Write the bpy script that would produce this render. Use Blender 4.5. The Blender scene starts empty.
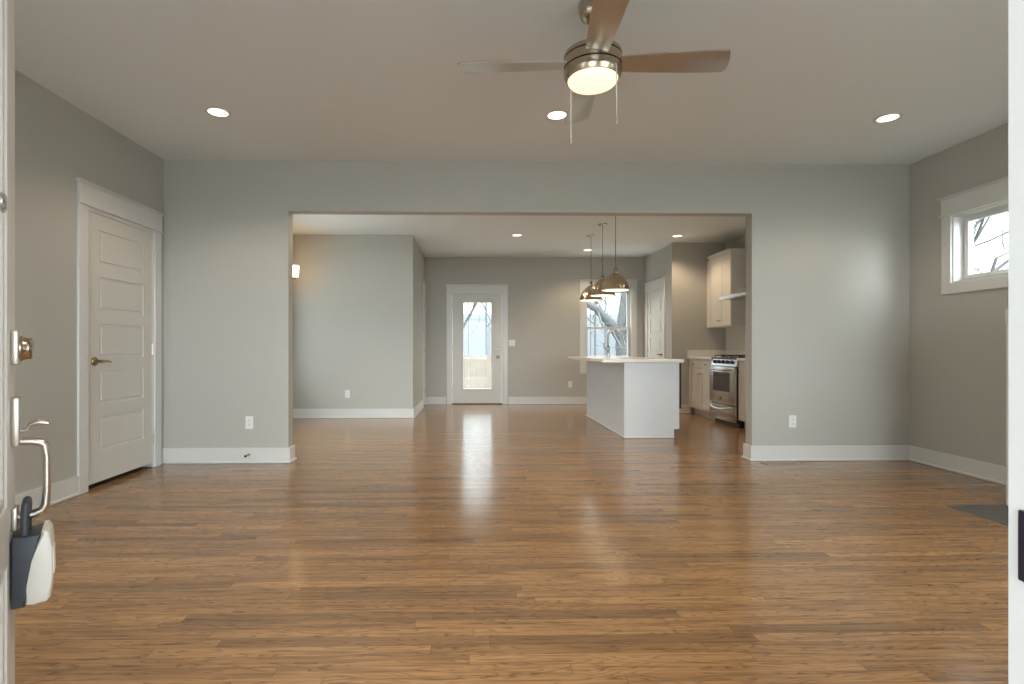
import bpy, bmesh, math, random
from mathutils import Vector, Matrix
R = math.radians
S = bpy.context.scene
COL = S.collection

# ------------------------------------------------------------------ camera
H = 1.032                      # eye height
F_PX, CX, CY = 525.0, 485.0, 349.0
cd = bpy.data.cameras.new('camera')
cam = bpy.data.objects.new('camera', cd)
COL.objects.link(cam)
cam.location = (0, 0, H)
cam.rotation_euler = (R(90), 0, -math.atan(0.0191))
cd.sensor_width = 36.0
cd.lens = F_PX / 1024 * 36
cd.shift_x = (512 - CX) / 1024
cd.shift_y = (CY - 342) / 1024
cd.clip_start = 0.02
cd.clip_end = 300
S.camera = cam

# ------------------------------------------------------------------ world: bright overcast, brightest towards the street side
W = bpy.data.worlds.new('overcast_sky'); S.world = W; W.use_nodes = True
wt = W.node_tree; wt.nodes.clear()
def wn(t, **k):
    n = wt.nodes.new(t)
    for a, b in k.items(): setattr(n, a, b)
    return n
wo = wn('ShaderNodeOutputWorld'); wb = wn('ShaderNodeBackground')
wc = wn('ShaderNodeTexCoord'); ws = wn('ShaderNodeSeparateXYZ'); wm = wn('ShaderNodeMapRange')
wt.links.new(wc.outputs['Generated'], ws.inputs[0])
wd = wn('ShaderNodeVectorMath', operation='DOT_PRODUCT'); wd.inputs[1].default_value = (.62, .78, 0)
wt.links.new(wc.outputs['Generated'], wd.inputs[0])
wt.links.new(wd.outputs['Value'], wm.inputs['Value'])
SKY_FRONT, SKY_BACK = 2.4, 2.1
wm.inputs['From Min'].default_value = -0.7; wm.inputs['From Max'].default_value = 0.5
wm.inputs['To Min'].default_value = SKY_FRONT; wm.inputs['To Max'].default_value = SKY_BACK
wb.inputs['Color'].default_value = (0.86, 0.95, 1.0, 1)
wz = wn('ShaderNodeMapRange')                       # overcast: the zenith is several times brighter than the horizon
wt.links.new(ws.outputs['Z'], wz.inputs['Value'])
wz.inputs['From Min'].default_value = .12; wz.inputs['From Max'].default_value = .9
wz.inputs['To Min'].default_value = 1.0; wz.inputs['To Max'].default_value = 5.0
wx = wn('ShaderNodeMath', operation='MULTIPLY')
wt.links.new(wm.outputs['Result'], wx.inputs[0]); wt.links.new(wz.outputs['Result'], wx.inputs[1])
wt.links.new(wx.outputs[0], wb.inputs['Strength'])
wt.links.new(wb.outputs[0], wo.inputs[0])

# broad sun lamp added as soft daylight from the street, low in front of the house
sd = bpy.data.lights.new('added_daylight', 'SUN'); so = bpy.data.objects.new('added_daylight', sd); COL.objects.link(so)
sd.energy = 8.5; sd.angle = R(56); sd.color = (.86, .94, 1.0)
so.location = (0, -20, 6); so.rotation_euler = (R(90 - 6), 0, R(10))

# ------------------------------------------------------------------ exposure
S.view_settings.view_transform = 'Standard'
S.view_settings.look = 'None'
S.view_settings.gamma = 1.0
S.view_settings.use_curve_mapping = False
S.view_settings.exposure = 0.3

CAN_W, ENTRY_W, KITCHEN_W, FAN_E, PEND_W, SCONCE_E = 30.0, 74.0, 46.0, 1.05, 0.5, 8.0     # lamp strengths

# ------------------------------------------------------------------ materials
def mat(name, color=(.8, .8, .8), rough=.5, metal=0.0, spec=.5, emit=None, estr=0.0, aniso=0.0, noise=None):
    m = bpy.data.materials.new(name); m.use_nodes = True
    nt = m.node_tree; b = nt.nodes['Principled BSDF']
    b.inputs['Base Color'].default_value = (*color, 1)
    b.inputs['Roughness'].default_value = rough
    b.inputs['Metallic'].default_value = metal
    b.inputs['Specular IOR Level'].default_value = spec
    if aniso: b.inputs['Anisotropic'].default_value = aniso
    if emit:
        b.inputs['Emission Color'].default_value = (*emit, 1)
        b.inputs['Emission Strength'].default_value = estr
    if noise:                                   # (scale, amount of colour change, bump distance)
        sc, amt, bd = noise
        tc = nt.nodes.new('ShaderNodeTexCoord'); nz = nt.nodes.new('ShaderNodeTexNoise')
        nz.inputs['Scale'].default_value = sc; nz.inputs['Detail'].default_value = 3
        nt.links.new(tc.outputs['Object'], nz.inputs['Vector'])
        mx = nt.nodes.new('ShaderNodeMix'); mx.data_type = 'RGBA'
        mx.inputs['A'].default_value = (*[c * (1 - amt) for c in color], 1)
        mx.inputs['B'].default_value = (*[min(1, c * (1 + amt)) for c in color], 1)
        nt.links.new(nz.outputs['Fac'], mx.inputs['Factor'])
        nt.links.new(mx.outputs['Result'], b.inputs['Base Color'])
        if bd:
            bp = nt.nodes.new('ShaderNodeBump'); bp.inputs['Distance'].default_value = bd; bp.inputs['Strength'].default_value = .4
            nt.links.new(nz.outputs['Fac'], bp.inputs['Height'])
            nt.links.new(bp.outputs['Normal'], b.inputs['Normal'])
    return m

M = {}
M['wall'] = mat('wall_paint', (.468, .459, .424), .55, spec=.35, noise=(160, .015, .0006))
M['ceiling'] = mat('ceiling_paint', (.77, .795, .805), .8, spec=.2, noise=(120, .01, .0006))
M['trim'] = mat('trim_paint', (.67, .67, .655), .35, noise=(40, .01, 0))
M['door'] = mat('door_paint', (.64, .625, .58), .38, noise=(40, .01, 0))
M['cab'] = mat('cabinet_paint', (.74, .71, .65), .4, noise=(40, .01, 0))
M['island'] = mat('island_paint', (.67, .69, .71), .4, noise=(40, .01, 0))
M['nickel'] = mat('satin_nickel', (.62, .585, .53), .36, 1.0, noise=(90, .03, 0))
M['tapmetal'] = mat('dark_brushed_steel', (.40, .385, .36), .26, 1.0, noise=(80, .03, 0))
M['pull'] = mat('satin_pull', (.50, .46, .41), .45, .7, noise=(90, .03, 0))
M['brushed'] = mat('brushed_nickel', (.50, .43, .34), .24, 1.0, aniso=.35, noise=(60, .04, 0))
M['bronze'] = mat('aged_brass', (.36, .27, .16), .32, 1.0, noise=(60, .05, 0))
M['steel'] = mat('stainless_steel', (.60, .60, .60), .26, 1.0, aniso=.4, noise=(50, .03, 0))
M['blade'] = mat('fan_blade_finish', (.58, .565, .54), .33, .9, noise=(14, .05, 0))
M['black'] = mat('black_enamel', (.012, .012, .013), .3, noise=(40, .1, 0))
M['iron'] = mat('cast_iron', (.02, .02, .02), .6, noise=(80, .2, .0004))
M['dark'] = mat('dark_gap', (.03, .026, .022), .8, noise=(30, .1, 0))
M['plate'] = mat('white_plastic', (.80, .80, .78), .35, noise=(40, .01, 0))
M['slot'] = mat('socket_slot', (.10, .10, .10), .6, noise=(40, .05, 0))
M['stone'] = mat('pale_stone_counter', (.78, .765, .72), .22, noise=(55, .12, 0))
M['slate'] = mat('hearth_slate', (.085, .09, .088), .45, noise=(9, .25, .001))
M['register'] = mat('tan_metal', (.42, .36, .28), .4, .3, noise=(40, .05, 0))
M['boxgrey'] = mat('charcoal_rubber', (.045, .055, .07), .45, noise=(50, .1, 0))
M['boxwhite'] = mat('offwhite_plastic', (.70, .69, .64), .35, noise=(40, .01, 0))
M['strike'] = mat('dark_steel', (.06, .055, .09), .35, .8, noise=(40, .05, 0))
M['tile'] = mat('backsplash_paint', (.60, .585, .54), .3, noise=(30, .02, 0))
M['threshold'] = mat('dark_oak', (.12, .065, .03), .4, noise=(30, .2, 0))
M['concrete'] = mat('pale_concrete', (.50, .49, .46), .9, noise=(6, .1, .002))
M['bark'] = mat('grey_bark', (.075, .075, .076), .9, noise=(12, .3, .01))
M['fence'] = mat('raw_pine_boards', (.185, .15, .122), .8, noise=(7, .2, 0))
M['lawn'] = mat('winter_lawn', (.085, .085, .05), .95, noise=(3, .3, .01))
M['woods'] = mat('hazy_winter_woods', (.040, .044, .049), .9, noise=(.35, .25, 0))
M['can_glow'] = mat('lit_lens', (.9, .9, .9), .5, emit=(1, .86, .66), estr=2.2)
M['bowl_glow'] = mat('lit_frosted_bowl', (.9, .85, .75), .4, emit=(1, .74, .46), estr=FAN_E)
M['pend_glow'] = mat('lit_pendant_lens', (.9, .88, .8), .5, emit=(1, .80, .55), estr=PEND_W * 4)
M['sconce_glow'] = mat('lit_sconce_glass', (.9, .85, .7), .4, emit=(1, .66, .34), estr=SCONCE_E)

def glass_mat(name, tint=(1, 1, 1), refl=.09):
    m = bpy.data.materials.new(name); m.use_nodes = True
    nt = m.node_tree; nt.nodes.clear()
    o = nt.nodes.new('ShaderNodeOutputMaterial'); mx = nt.nodes.new('ShaderNodeMixShader')
    t = nt.nodes.new('ShaderNodeBsdfTransparent'); g = nt.nodes.new('ShaderNodeBsdfGlossy')
    lw = nt.nodes.new('ShaderNodeLayerWeight'); lw.inputs['Blend'].default_value = .5     # grazing-angle reflection of a thin pane
    p5 = nt.nodes.new('ShaderNodeMath'); p5.operation = 'POWER'; p5.inputs[1].default_value = 5.0
    fr = nt.nodes.new('ShaderNodeMath'); fr.operation = 'MULTIPLY_ADD'; fr.inputs[1].default_value = .6; fr.inputs[2].default_value = .008
    nt.links.new(lw.outputs['Facing'], p5.inputs[0]); nt.links.new(p5.outputs[0], fr.inputs[0])
    t.inputs[0].default_value = (*tint, 1); g.inputs['Roughness'].default_value = .01
    nt.links.new(fr.outputs[0], mx.inputs[0]); nt.links.new(t.outputs[0], mx.inputs[1]); nt.links.new(g.outputs[0], mx.inputs[2])
    nt.links.new(mx.outputs[0], o.inputs[0])
    return m
M['glass'] = glass_mat('window_glass', (.97, .99, .98))

def floor_mat():
    m = bpy.data.materials.new('oak_strip_floor'); m.use_nodes = True
    nt = m.node_tree; L = nt.links; b = nt.nodes['Principled BSDF']
    def N(t, **k):
        n = nt.nodes.new(t)
        for a, c in k.items(): setattr(n, a, c)
        return n
    def math_(op, a, c=None, d=None):
        n = N('ShaderNodeMath', operation=op)
        for i, v in enumerate((a, c, d)):
            if v is None: continue
            if isinstance(v, (int, float)): n.inputs[i].default_value = v
            else: L.new(v, n.inputs[i])
        return n.outputs[0]
    tc = N('ShaderNodeTexCoord'); sp = N('ShaderNodeSeparateXYZ'); L.new(tc.outputs['Object'], sp.inputs[0])
    X, Y = sp.outputs['X'], sp.outputs['Y']
    wY = math_('DIVIDE', Y, .0572)
    row = math_('FLOOR', wY); fy = math_('FRACT', wY)
    rn = N('ShaderNodeTexWhiteNoise', noise_dimensions='1D'); L.new(row, rn.inputs['W'])
    xs = math_('DIVIDE', math_('ADD', X, math_('MULTIPLY', rn.outputs['Value'], 7.3)), .95)
    col = math_('FLOOR', xs); fx = math_('FRACT', xs)
    cb = N('ShaderNodeCombineXYZ'); L.new(col, cb.inputs[0]); L.new(row, cb.inputs[1])
    pid = N('ShaderNodeTexWhiteNoise', noise_dimensions='2D'); L.new(cb.outputs[0], pid.inputs['Vector'])
    v = pid.outputs['Value']
    ramp = N('ShaderNodeValToRGB'); L.new(v, ramp.inputs[0])
    e = ramp.color_ramp.elements
    e[0].position = 0; e[0].color = (0.216, 0.123, 0.058, 1)
    e[1].position = 1; e[1].color = (0.414, 0.231, 0.101, 1)
    for p, c in ((.12, (0.285, 0.158, 0.072, 1)), (.5, (0.345, 0.191, 0.085, 1)), (.88, (0.376, 0.211, 0.095, 1))):
        q = e.new(p); q.color = c
    # fine grain along the boards
    gc = N('ShaderNodeCombineXYZ')
    L.new(math_('MULTIPLY', X, 3.2), gc.inputs[0]); L.new(math_('MULTIPLY', Y, 70.0), gc.inputs[1]); L.new(math_('MULTIPLY', v, 60.0), gc.inputs[2])
    g1 = N('ShaderNodeTexNoise'); g1.inputs['Scale'].default_value = 1.0; g1.inputs['Detail'].default_value = 4; L.new(gc.outputs[0], g1.inputs['Vector'])
    # cathedral figure: rings cut at a shallow angle
    cc = N('ShaderNodeCombineXYZ')
    L.new(math_('ADD', math_('MULTIPLY', X, 1.0), math_('MULTIPLY', v, 31.0)), cc.inputs[0]); L.new(math_('MULTIPLY', Y, 9.0), cc.inputs[1]); L.new(math_('MULTIPLY', v, 17.0), cc.inputs[2])
    g2 = N('ShaderNodeTexNoise'); g2.inputs['Scale'].default_value = 1.7; g2.inputs['Detail'].default_value = 2; L.new(cc.outputs[0], g2.inputs['Vector'])
    rings = math_('FRACT', math_('MULTIPLY', g2.outputs['Fac'], 17.0))
    rr = N('ShaderNodeMapRange'); L.new(rings, rr.inputs['Value'])
    rr.inputs['From Min'].default_value = .55; rr.inputs['From Max'].default_value = 1.0; rr.inputs['To Min'].default_value = 0; rr.inputs['To Max'].default_value = 1
    gr = N('ShaderNodeMapRange'); L.new(g1.outputs['Fac'], gr.inputs['Value'])
    gr.inputs['From Min'].default_value = .46; gr.inputs['From Max'].default_value = .62
    dk = math_('MULTIPLY', math_('ADD', math_('MULTIPLY', rr.outputs['Result'], .75), math_('MULTIPLY', gr.outputs['Result'], .62)), .64)
    mx = N('ShaderNodeMix', data_type='RGBA'); L.new(dk, mx.inputs['Factor']); L.new(ramp.outputs['Color'], mx.inputs['A'])
    mx.inputs['B'].default_value = (.070, .038, .019, 1)
    # joints
    jy = math_('LESS_THAN', fy, .028); jx = math_('LESS_THAN', fx, .0022)
    j = math_('MULTIPLY', math_('MAXIMUM', jy, jx), .6)
    m2 = N('ShaderNodeMix', data_type='RGBA'); L.new(j, m2.inputs['Factor']); L.new(mx.outputs['Result'], m2.inputs['A'])
    m2.inputs['B'].default_value = (.05, .028, .016, 1)
    L.new(m2.outputs['Result'], b.inputs['Base Color'])
    rg = N('ShaderNodeMapRange'); L.new(g1.outputs['Fac'], rg.inputs['Value'])
    rg.inputs['To Min'].default_value = .155; rg.inputs['To Max'].default_value = .225
    L.new(rg.outputs['Result'], b.inputs['Roughness'])
    b.inputs['Specular IOR Level'].default_value = .5
    b.inputs['Coat Weight'].default_value = .12; b.inputs['Coat Roughness'].default_value = .12
    # each strip lies at a slightly different tilt
    bp = N('ShaderNodeBump'); bp.inputs['Strength'].default_value = .12; bp.inputs['Distance'].default_value = .0006
    hh = math_('ADD', math_('MULTIPLY', g1.outputs['Fac'], .35), math_('MULTIPLY', math_('MULTIPLY', math_('SUBTRACT', v, .5), fy), 1.2))
    L.new(hh, bp.inputs['Height']); L.new(bp.outputs['Normal'], b.inputs['Normal'])
    return m
M['floor'] = floor_mat()

# ------------------------------------------------------------------ mesh helpers
class MB:
    """collects shapes; .build links them as one mesh object"""
    def __init__(self, xf=None):
        self.bm = bmesh.new(); self.xf = xf or Matrix.Identity(4)
    def _put(self, verts, xf=None):
        T = self.xf @ (xf or Matrix.Identity(4))
        for v in verts: v.co = T @ v.co
    def box(self, x0, x1, y0, y1, z0, z1, bev=0.0, seg=2, xf=None):
        c = Vector(((x0 + x1) / 2, (y0 + y1) / 2, (z0 + z1) / 2)); s = (abs(x1 - x0), abs(y1 - y0), abs(z1 - z0))
        r = bmesh.ops.create_cube(self.bm, size=1)
        vs = r['verts']
        for v in vs: v.co = Vector((v.co.x * s[0], v.co.y * s[1], v.co.z * s[2])) + c
        if bev > 0:
            bev = min(bev, min(s) * .45)
            es = list({e for v in vs for e in v.link_edges})
            q = bmesh.ops.bevel(self.bm, geom=es, offset=bev, segments=seg, affect='EDGES', profile=.5)
            vs = list({v for f in q['faces'] for v in f.verts} | {v for v in vs if v.is_valid})
        self._put(vs, xf); return self
    def lathe(self, prof, n=32, xf=None, caps=True):
        rings = []
        for r, z in prof:
            rings.append([self.bm.verts.new((r * math.cos(2 * math.pi * i / n), r * math.sin(2 * math.pi * i / n), z)) for i in range(n)])
        for a, b in zip(rings, rings[1:]):
            for i in range(n):
                self.bm.faces.new((a[i], a[(i + 1) % n], b[(i + 1) % n], b[i]))
        if caps:
            self.bm.faces.new(list(reversed(rings[0]))); self.bm.faces.new(rings[-1])
        self._put([v for r in rings for v in r], xf); return self
    def tube(self, pts, rad, n=8, caps=True, flat=None, xf=None):
        pts = [Vector(p) for p in pts]
        if not isinstance(rad, (list, tuple)): rad = [rad] * len(pts)
        rings, up = [], None
        for i, p in enumerate(pts):
            t = (pts[min(i + 1, len(pts) - 1)] - pts[max(i - 1, 0)]).normalized()
            if up is None:
                up = Vector((0, 0, 1)) if abs(t.z) < .9 else Vector((1, 0, 0))
            up = (up - t * up.dot(t)).normalized(); sd = t.cross(up)
            fl = flat if flat else 1.0
            rings.append([self.bm.verts.new(p + (up * math.cos(2 * math.pi * k / n) * fl + sd * math.sin(2 * math.pi * k / n)) * rad[i]) for k in range(n)])
        for a, b in zip(rings, rings[1:]):
            for i in range(n):
                self.bm.faces.new((a[i], b[i], b[(i + 1) % n], a[(i + 1) % n]))
        if caps:
            self.bm.faces.new(rings[0]); self.bm.faces.new(list(reversed(rings[-1])))
        self._put([v for r in rings for v in r], xf); return self
    def prism(self, poly, z0, z1, bev=0.0, xf=None):
        """polygon in xy, extruded along z"""
        a = [self.bm.verts.new((x, y, z0)) for x, y in poly]; b = [self.bm.verts.new((x, y, z1)) for x, y in poly]
        n = len(poly)
        fs = [self.bm.faces.new(list(reversed(a))), self.bm.faces.new(b)]
        for i in range(n): fs.append(self.bm.faces.new((a[i], a[(i + 1) % n], b[(i + 1) % n], b[i])))
        vs = a + b
        if bev > 0:
            es = list({e for f in fs[:2] for e in f.edges})
            q = bmesh.ops.bevel(self.bm, geom=es, offset=bev, segments=2, affect='EDGES', profile=.5)
            vs = list({v for f in q['faces'] for v in f.verts} | {v for v in vs if v.is_valid})
        self._put(vs, xf); return self
    def build(self, name, m, parent=None, smooth=False, angle=40):
        bm = self.bm
        bmesh.ops.recalc_face_normals(bm, faces=bm.faces)
        if parent is not None:
            inv = MW.get(parent.name, Matrix.Identity(4)).inverted()
            for v in bm.verts: v.co = inv @ v.co
        me = bpy.data.meshes.new(name); bm.to_mesh(me); bm.free()
        o = bpy.data.objects.new(name, me); COL.objects.link(o)
        me.materials.append(m if not isinstance(m, str) else M[m])
        if smooth:
            for p in me.polygons: p.use_smooth = True
            try: me.set_sharp_from_angle(angle=R(angle))
            except Exception: pass
        if parent is not None:
            o.parent = parent; MW[o.name] = MW.get(parent.name, Matrix.Identity(4))
        return o
MW = {}
def tag(o, label=None, cat=None, group=None, kind=None):
    if label: o['label'] = label
    if cat: o['category'] = cat
    if group: o['group'] = group
    if kind: o['kind'] = kind
    return o
def thing(name, loc, label, cat, group=None, rz=0.0):
    o = bpy.data.objects.new(name, None); COL.objects.link(o)
    o.location = loc; o.rotation_euler = (0, 0, rz); o.empty_display_size = .1
    MW[o.name] = Matrix.Translation(loc) @ Matrix.Rotation(rz, 4, 'Z')
    return tag(o, label, cat, group)
def dup(root, loc, label, group=None, rz=None):
    c = root.copy(); COL.objects.link(c); c.location = loc
    if rz is not None: c.rotation_euler = (0, 0, rz)
    c['label'] = label
    if group: c['group'] = group
    for ch in root.children:
        d = ch.copy(); COL.objects.link(d); d.parent = c
        for g in ch.children:
            h = g.copy(); COL.objects.link(h); h.parent = d
    return c
def rebase(o, base):
    """puts a single-mesh thing's origin at its base"""
    base = Vector(base)
    for v in o.data.vertices: v.co -= base
    o.location = base; return o
def struct(o, label, cat): return tag(o, label, cat, kind='structure')
def frame(o, u, w):
    """matrix of a plane frame: x along u, y along w (out of the wall), z up, at o"""
    u, w = Vector(u).normalized(), Vector(w).normalized()
    m = Matrix.Identity(4)
    for i in range(3): m[i][0] = u[i]; m[i][1] = w[i]; m[i][2] = (0, 0, 1)[i]; m[i][3] = o[i]
    return m

# ------------------------------------------------------------------ room dimensions
CEIL = 2.743
XL, XR = -2.815, 4.035            # side walls
YF = .443                         # inner face of the front wall
Y0, Y1 = 4.80, 4.914              # wall with the wide opening
OX0, OX1, OZ = -1.693, 2.557, 2.284
YD = 7.89                         # dining wall
XH = -.93                         # short hall wall
YB = 9.80                         # back wall
XP, YP = 3.165, 8.38              # pantry corner

def wall(name, along, t0, t1, a0, a1, holes=(), z0=0.0, z1=CEIL, extra=None, m='wall'):
    A = sorted({a0, a1, *[h[0] for h in holes], *[h[1] for h in holes]}); Z = sorted({z0, z1, *[h[2] for h in holes], *[h[3] for h in holes]})
    b = MB()
    for p, q in zip(A, A[1:]):
        # merge vertical runs with no hole
        run = None
        for r, s in zip(Z, Z[1:]):
            inside = any(h[0] <= p and q <= h[1] and h[2] <= r and s <= h[3] for h in holes)
            if inside:
                if run: put_wall(b, along, t0, t1, p, q, *run); run = None
            else: run = (run[0], s) if run else (r, s)
        if run: put_wall(b, along, t0, t1, p, q, *run)
    if extra: extra(b)
    bmesh.ops.remove_doubles(b.bm, verts=b.bm.verts, dist=1e-5)
    return struct(b.build(name, m), 'grey painted wall', 'wall')
def put_wall(b, along, t0, t1, p, q, r, s):
    if along == 'x': b.box(p, q, t0, t1, r, s)
    else: b.box(t0, t1, p, q, r, s)

fl = MB().box(-3.2, 4.4, .20, 10.0, -.12, 0).build('floor', 'floor'); struct(fl, 'brown oak strip floor running through both rooms', 'floor')
ce = MB().box(-3.2, 4.4, .20, 10.0, CEIL, CEIL + .12).build('ceiling', 'ceiling'); struct(ce, 'flat white painted ceiling', 'ceiling')

# doors in walls (clear opening incl. jamb)
LD = (3.855, 4.652, 0, 2.07)                 # closet door, left wall
PD = (8.768, 9.56, 0, 2.07)                   # pantry door
HD = (9.36, 9.70, 0, 2.07)                   # narrow hall door
BD = (-.455, .535, 0, 2.07)                  # back door
KW = (2.05, 2.95, .655, 2.168)               # kitchen window
RW = (3.52, 4.366, 1.583, 2.165)                # right wall window
RW2 = (.78, 1.50, 1.583, 2.165)  # unseen second high window, added for daylight
DW = (5.10, 7.30, .80, 2.168)                # unseen dining window added for daylight, side wall
FWL = (-2.45, -1.15, .75, 2.2)               # unseen front wall windows added for daylight
FWR = (1.35, 3.25, .55, 2.2)

def closet(b, x0, x1, y0, y1): b.box(x0, x1, y0, y1, 0, 2.07)
wall('wall_left', 'y', XL - .15, XL, 0.29, 9.95, [LD, DW], extra=lambda b: b.box(XL - .17, XL - .12, 3.75, 4.75, 0, 2.2))['label'] = 'grey painted side wall holding the closet door'
wall('wall_right', 'y', XR, XR + .15, .29, 9.95, [RW, RW2])['label'] = 'grey painted side wall with the small high window'
wall('wall_front', 'x', YF - .15, YF, XL - .15, XR + .15, [(-.50, .51, 0, 2.09), FWL, FWR])['label'] = 'grey front wall around the entry door'
wall('wall_middle', 'x', Y0, Y1, XL, XR, [(OX0, OX1, 0, OZ)])['label'] = 'grey painted wall with the wide cased-free opening'
wall('wall_dining', 'x', YD, YD + .12, XL, XH)['label'] = 'grey wall of the dining area with one outlet'
wall('wall_hall', 'y', XH - .12, XH, YD + .12, YB, [HD], extra=lambda b: b.box(XH - .13, XH - .10, 9.30, 9.76, 0, 2.2))['label'] = 'short grey return wall beside the back door'
wall('wall_back', 'x', YB, YB + .15, XL, XR, [BD, KW])['label'] = 'grey back wall with the glazed door and kitchen window'
wall('wall_pantry', 'y', XP, XP + .12, YP + .12, YB, [PD], extra=lambda b: b.box(XP + .10, XP + .13, 8.70, 9.66, 0, 2.2))['label'] = 'grey side wall of the pantry with a white door'
wall('wall_kitchen', 'x', YP, YP + .12, XP, XR)['label'] = 'grey kitchen wall at the end of the cabinets'

# ------------------------------------------------------------------ baseboards
def base_run(b, p, q, w, h=.138, e0=0, e1=0):
    """from p to q at the wall foot, w = outward normal"""
    p, q = Vector((*p, 0)), Vector((*q, 0)); L = (q - p).length
    b.xf = frame(p, q - p, (*w, 0))
    k = .030 / .016
    b.box(-e0, L + e1, 0, .016, .020, h, .002)
    b.box(-e0 * k, L + e1 * k, 0, .030, 0, .020, .006)
def baseboard(name, label, runs):
    b = MB()
    for r in runs: base_run(b, *r)
    struct(b.build(name, 'trim'), label, 'baseboard')
baseboard('baseboard_left', 'white baseboard along the closet door wall', [((XL, YF), (XL, 3.766), (1, 0))])
baseboard('baseboard_middle_left', 'white baseboard of the opening wall, outlet side near the closet', [((XL, Y0), (OX0, Y0), (0, -1), .138, 0, .016), ((OX0, Y0), (OX0, Y1), (1, 0)), ((XL, Y1), (OX0, Y1), (0, 1), .138, 0, .016)])
baseboard('baseboard_middle_right', 'white baseboard of the opening wall, beside the floor register', [((OX1, Y0), (XR, Y0), (0, -1), .138, .016, 0), ((OX1, Y1), (OX1, Y0), (-1, 0)), ((OX1, Y1), (3.40, Y1), (0, 1), .138, .016, 0)])
baseboard('baseboard_right', 'white baseboard under the small high window', [((XR, 3.41), (XR, Y0), (-1, 0))])
baseboard('baseboard_dining', 'white baseboard of the dining wall, wrapping its corner', [((XL, YD), (XH, YD), (0, -1), .138, 0, .016), ((XH, YD), (XH, 9.27), (1, 0))])
baseboard('baseboard_back', 'white baseboard along the back wall', [((XH, YB), (-.545, YB), (0, -1)), ((.625, YB), (XP, YB), (0, -1))])
baseboard('baseboard_pantry', 'white baseboard around the pantry corner', [((XP, 8.68), (XP, YP), (-1, 0)), ((XP, YP), (3.47, YP), (0, -1), .138, .016, 0)])

# ------------------------------------------------------------------ interior panel doors
def casing_parts(root, u0, u1, top, xf, cw=.089, legs_to=0.0, clip=None):
    b = MB(xf)
    for a, c in ((u0 - cw, u0), (u1, u1 + cw)): b.box(a, c, 0, .018, legs_to, top, .002)
    b.build('door_casing', 'trim', root)
    b = MB(xf)
    b.box(u0 - cw - .018, u1 + cw + .018, 0, .030, top, top + .014, .005)           # bead
    b.box(u0 - cw, u1 + cw, 0, .022, top + .014, top + .150, .002)
    b.box(u0 - cw - .010, u1 + cw + .010, 0, .030, top + .150, top + .162, .003)
    b.box(u0 - cw - .018, u1 + cw + .018, 0, .040, top + .162, top + .172, .003)
    b.build('head_casing', 'trim', root)
def panel_slab(b, u0, u1, z0, z1, w0, w1, npan=5, stile=.115, top=.115, bot=.23, mid=.092):
    d = .009
    b.box(u0, u1, w0 + d, w1 - d, z0, z1)
    b.box(u0, u0 + stile, w0, w1, z0, z1); b.box(u1 - stile, u1, w0, w1, z0, z1)
    ph = (z1 - z0 - top - bot - mid * (npan - 1)) / npan
    z = z0
    rails = [(z0, z0 + bot)]
    z = z0 + bot
    for k in range(npan):
        pz0, pz1 = z, z + ph
        for f0, f1 in ((w1 - d - .001, w1 - .0015), (w0 + .0015, w0 + d + .001)):
            b.box(u0 + stile + .026, u1 - stile - .026, f0, f1, pz0 + .026, pz1 - .026, .006)
        # sloped sticking round each panel
        z = pz1
        rails.append((z, z + (mid if k < npan - 1 else top))); z = rails[-1][1]
    for a, c in rails: b.box(u0 + stile, u1 - stile, w0, w1, a, c)
def hinge(root, xf, u, z, w, m='nickel'):
    b = MB(xf); b.tube([(u, w, z - .045), (u, w, z + .045)], .0085, 10); b.tube([(u, w, z + .045), (u, w, z + .051)], .004, 8)
    b.box(u - .012, u + .012, w - .012, w - .004, z - .044, z + .044)
    b.build('hinge', m, root, True)
def lever(root, xf, u, z, w, d, m='bronze', name='lever_handle'):
    b = MB(xf)
    rot = Matrix.Translation((u, w, z)) @ Matrix.Rotation(R(-90), 4, 'X')
    b.lathe([(.033, 0), (.033, .006), (.028, .012), (.012, .014), (.011, .045), (.013, .05), (.013, .062), (.0, .064)], 24, rot)
    b.tube([(u, w + .052, z), (u + d * .03, w + .054, z + .002), (u + d * .07, w + .053, z + .001), (u + d * .112, w + .046, z - .006)], [.0095, .009, .008, .0065], 10, flat=1.1)
    b.build(name, m, root, True)

def interior_door(name, xf, u0, u1, label, hinge_side, lever_on=True, narrow=False):
    """opening u0..u1 in wall-frame coordinates (w=0 at the wall face), depth into the wall is -w"""
    top = 2.05
    b = MB(xf); g = .003
    jt = .016
    s0, s1 = u0 + jt + g, u1 - jt - g
    if narrow: panel_slab(b, s0, s1, .022, top - g, -.036, -.002, 5, .07)
    else: panel_slab(b, s0, s1, .038, top - jt + .004, -.036, -.002)
    root = struct(b.build(name, 'door'), label, 'door')
    b = MB(xf)
    b.box(u0 - .002, u0 + jt, -.118, .0, 0, top - jt + .008, .001); b.box(u1 - jt, u1 + .002, -.118, 0, 0, top - jt + .008, .001); b.box(u0, u1, -.118, 0, top - jt + .008, top + .02, .001)
    b.box(u0 + jt, u0 + jt + .012, -.075, -.038, 0, top - .01); b.box(u1 - jt - .012, u1 - jt, -.075, -.038, 0, top - .01); b.box(u0 + jt, u1 - jt, -.075, -.038, top - .03, top - jt + .01)
    b.build('door_jamb', 'trim', root)
    casing_parts(root, u0, u1, 2.068, xf, .089 if not narrow else .06)
    b = MB(xf); b.box(u0 + jt, u1 - jt, -.118, -.004, -.001, .006); b.build('threshold', 'threshold', root)
    hu = s1 + .002 if hinge_side > 0 else s0 - .002
    for z in (.25, 1.03, 1.83): hinge(root, xf, hu, z, .007)
    if lever_on:
        lu = s0 + .066 if hinge_side > 0 else s1 - .066
        lever(root, xf, lu, .94, -.002, 1 if hinge_side > 0 else -1)
    return root
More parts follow.
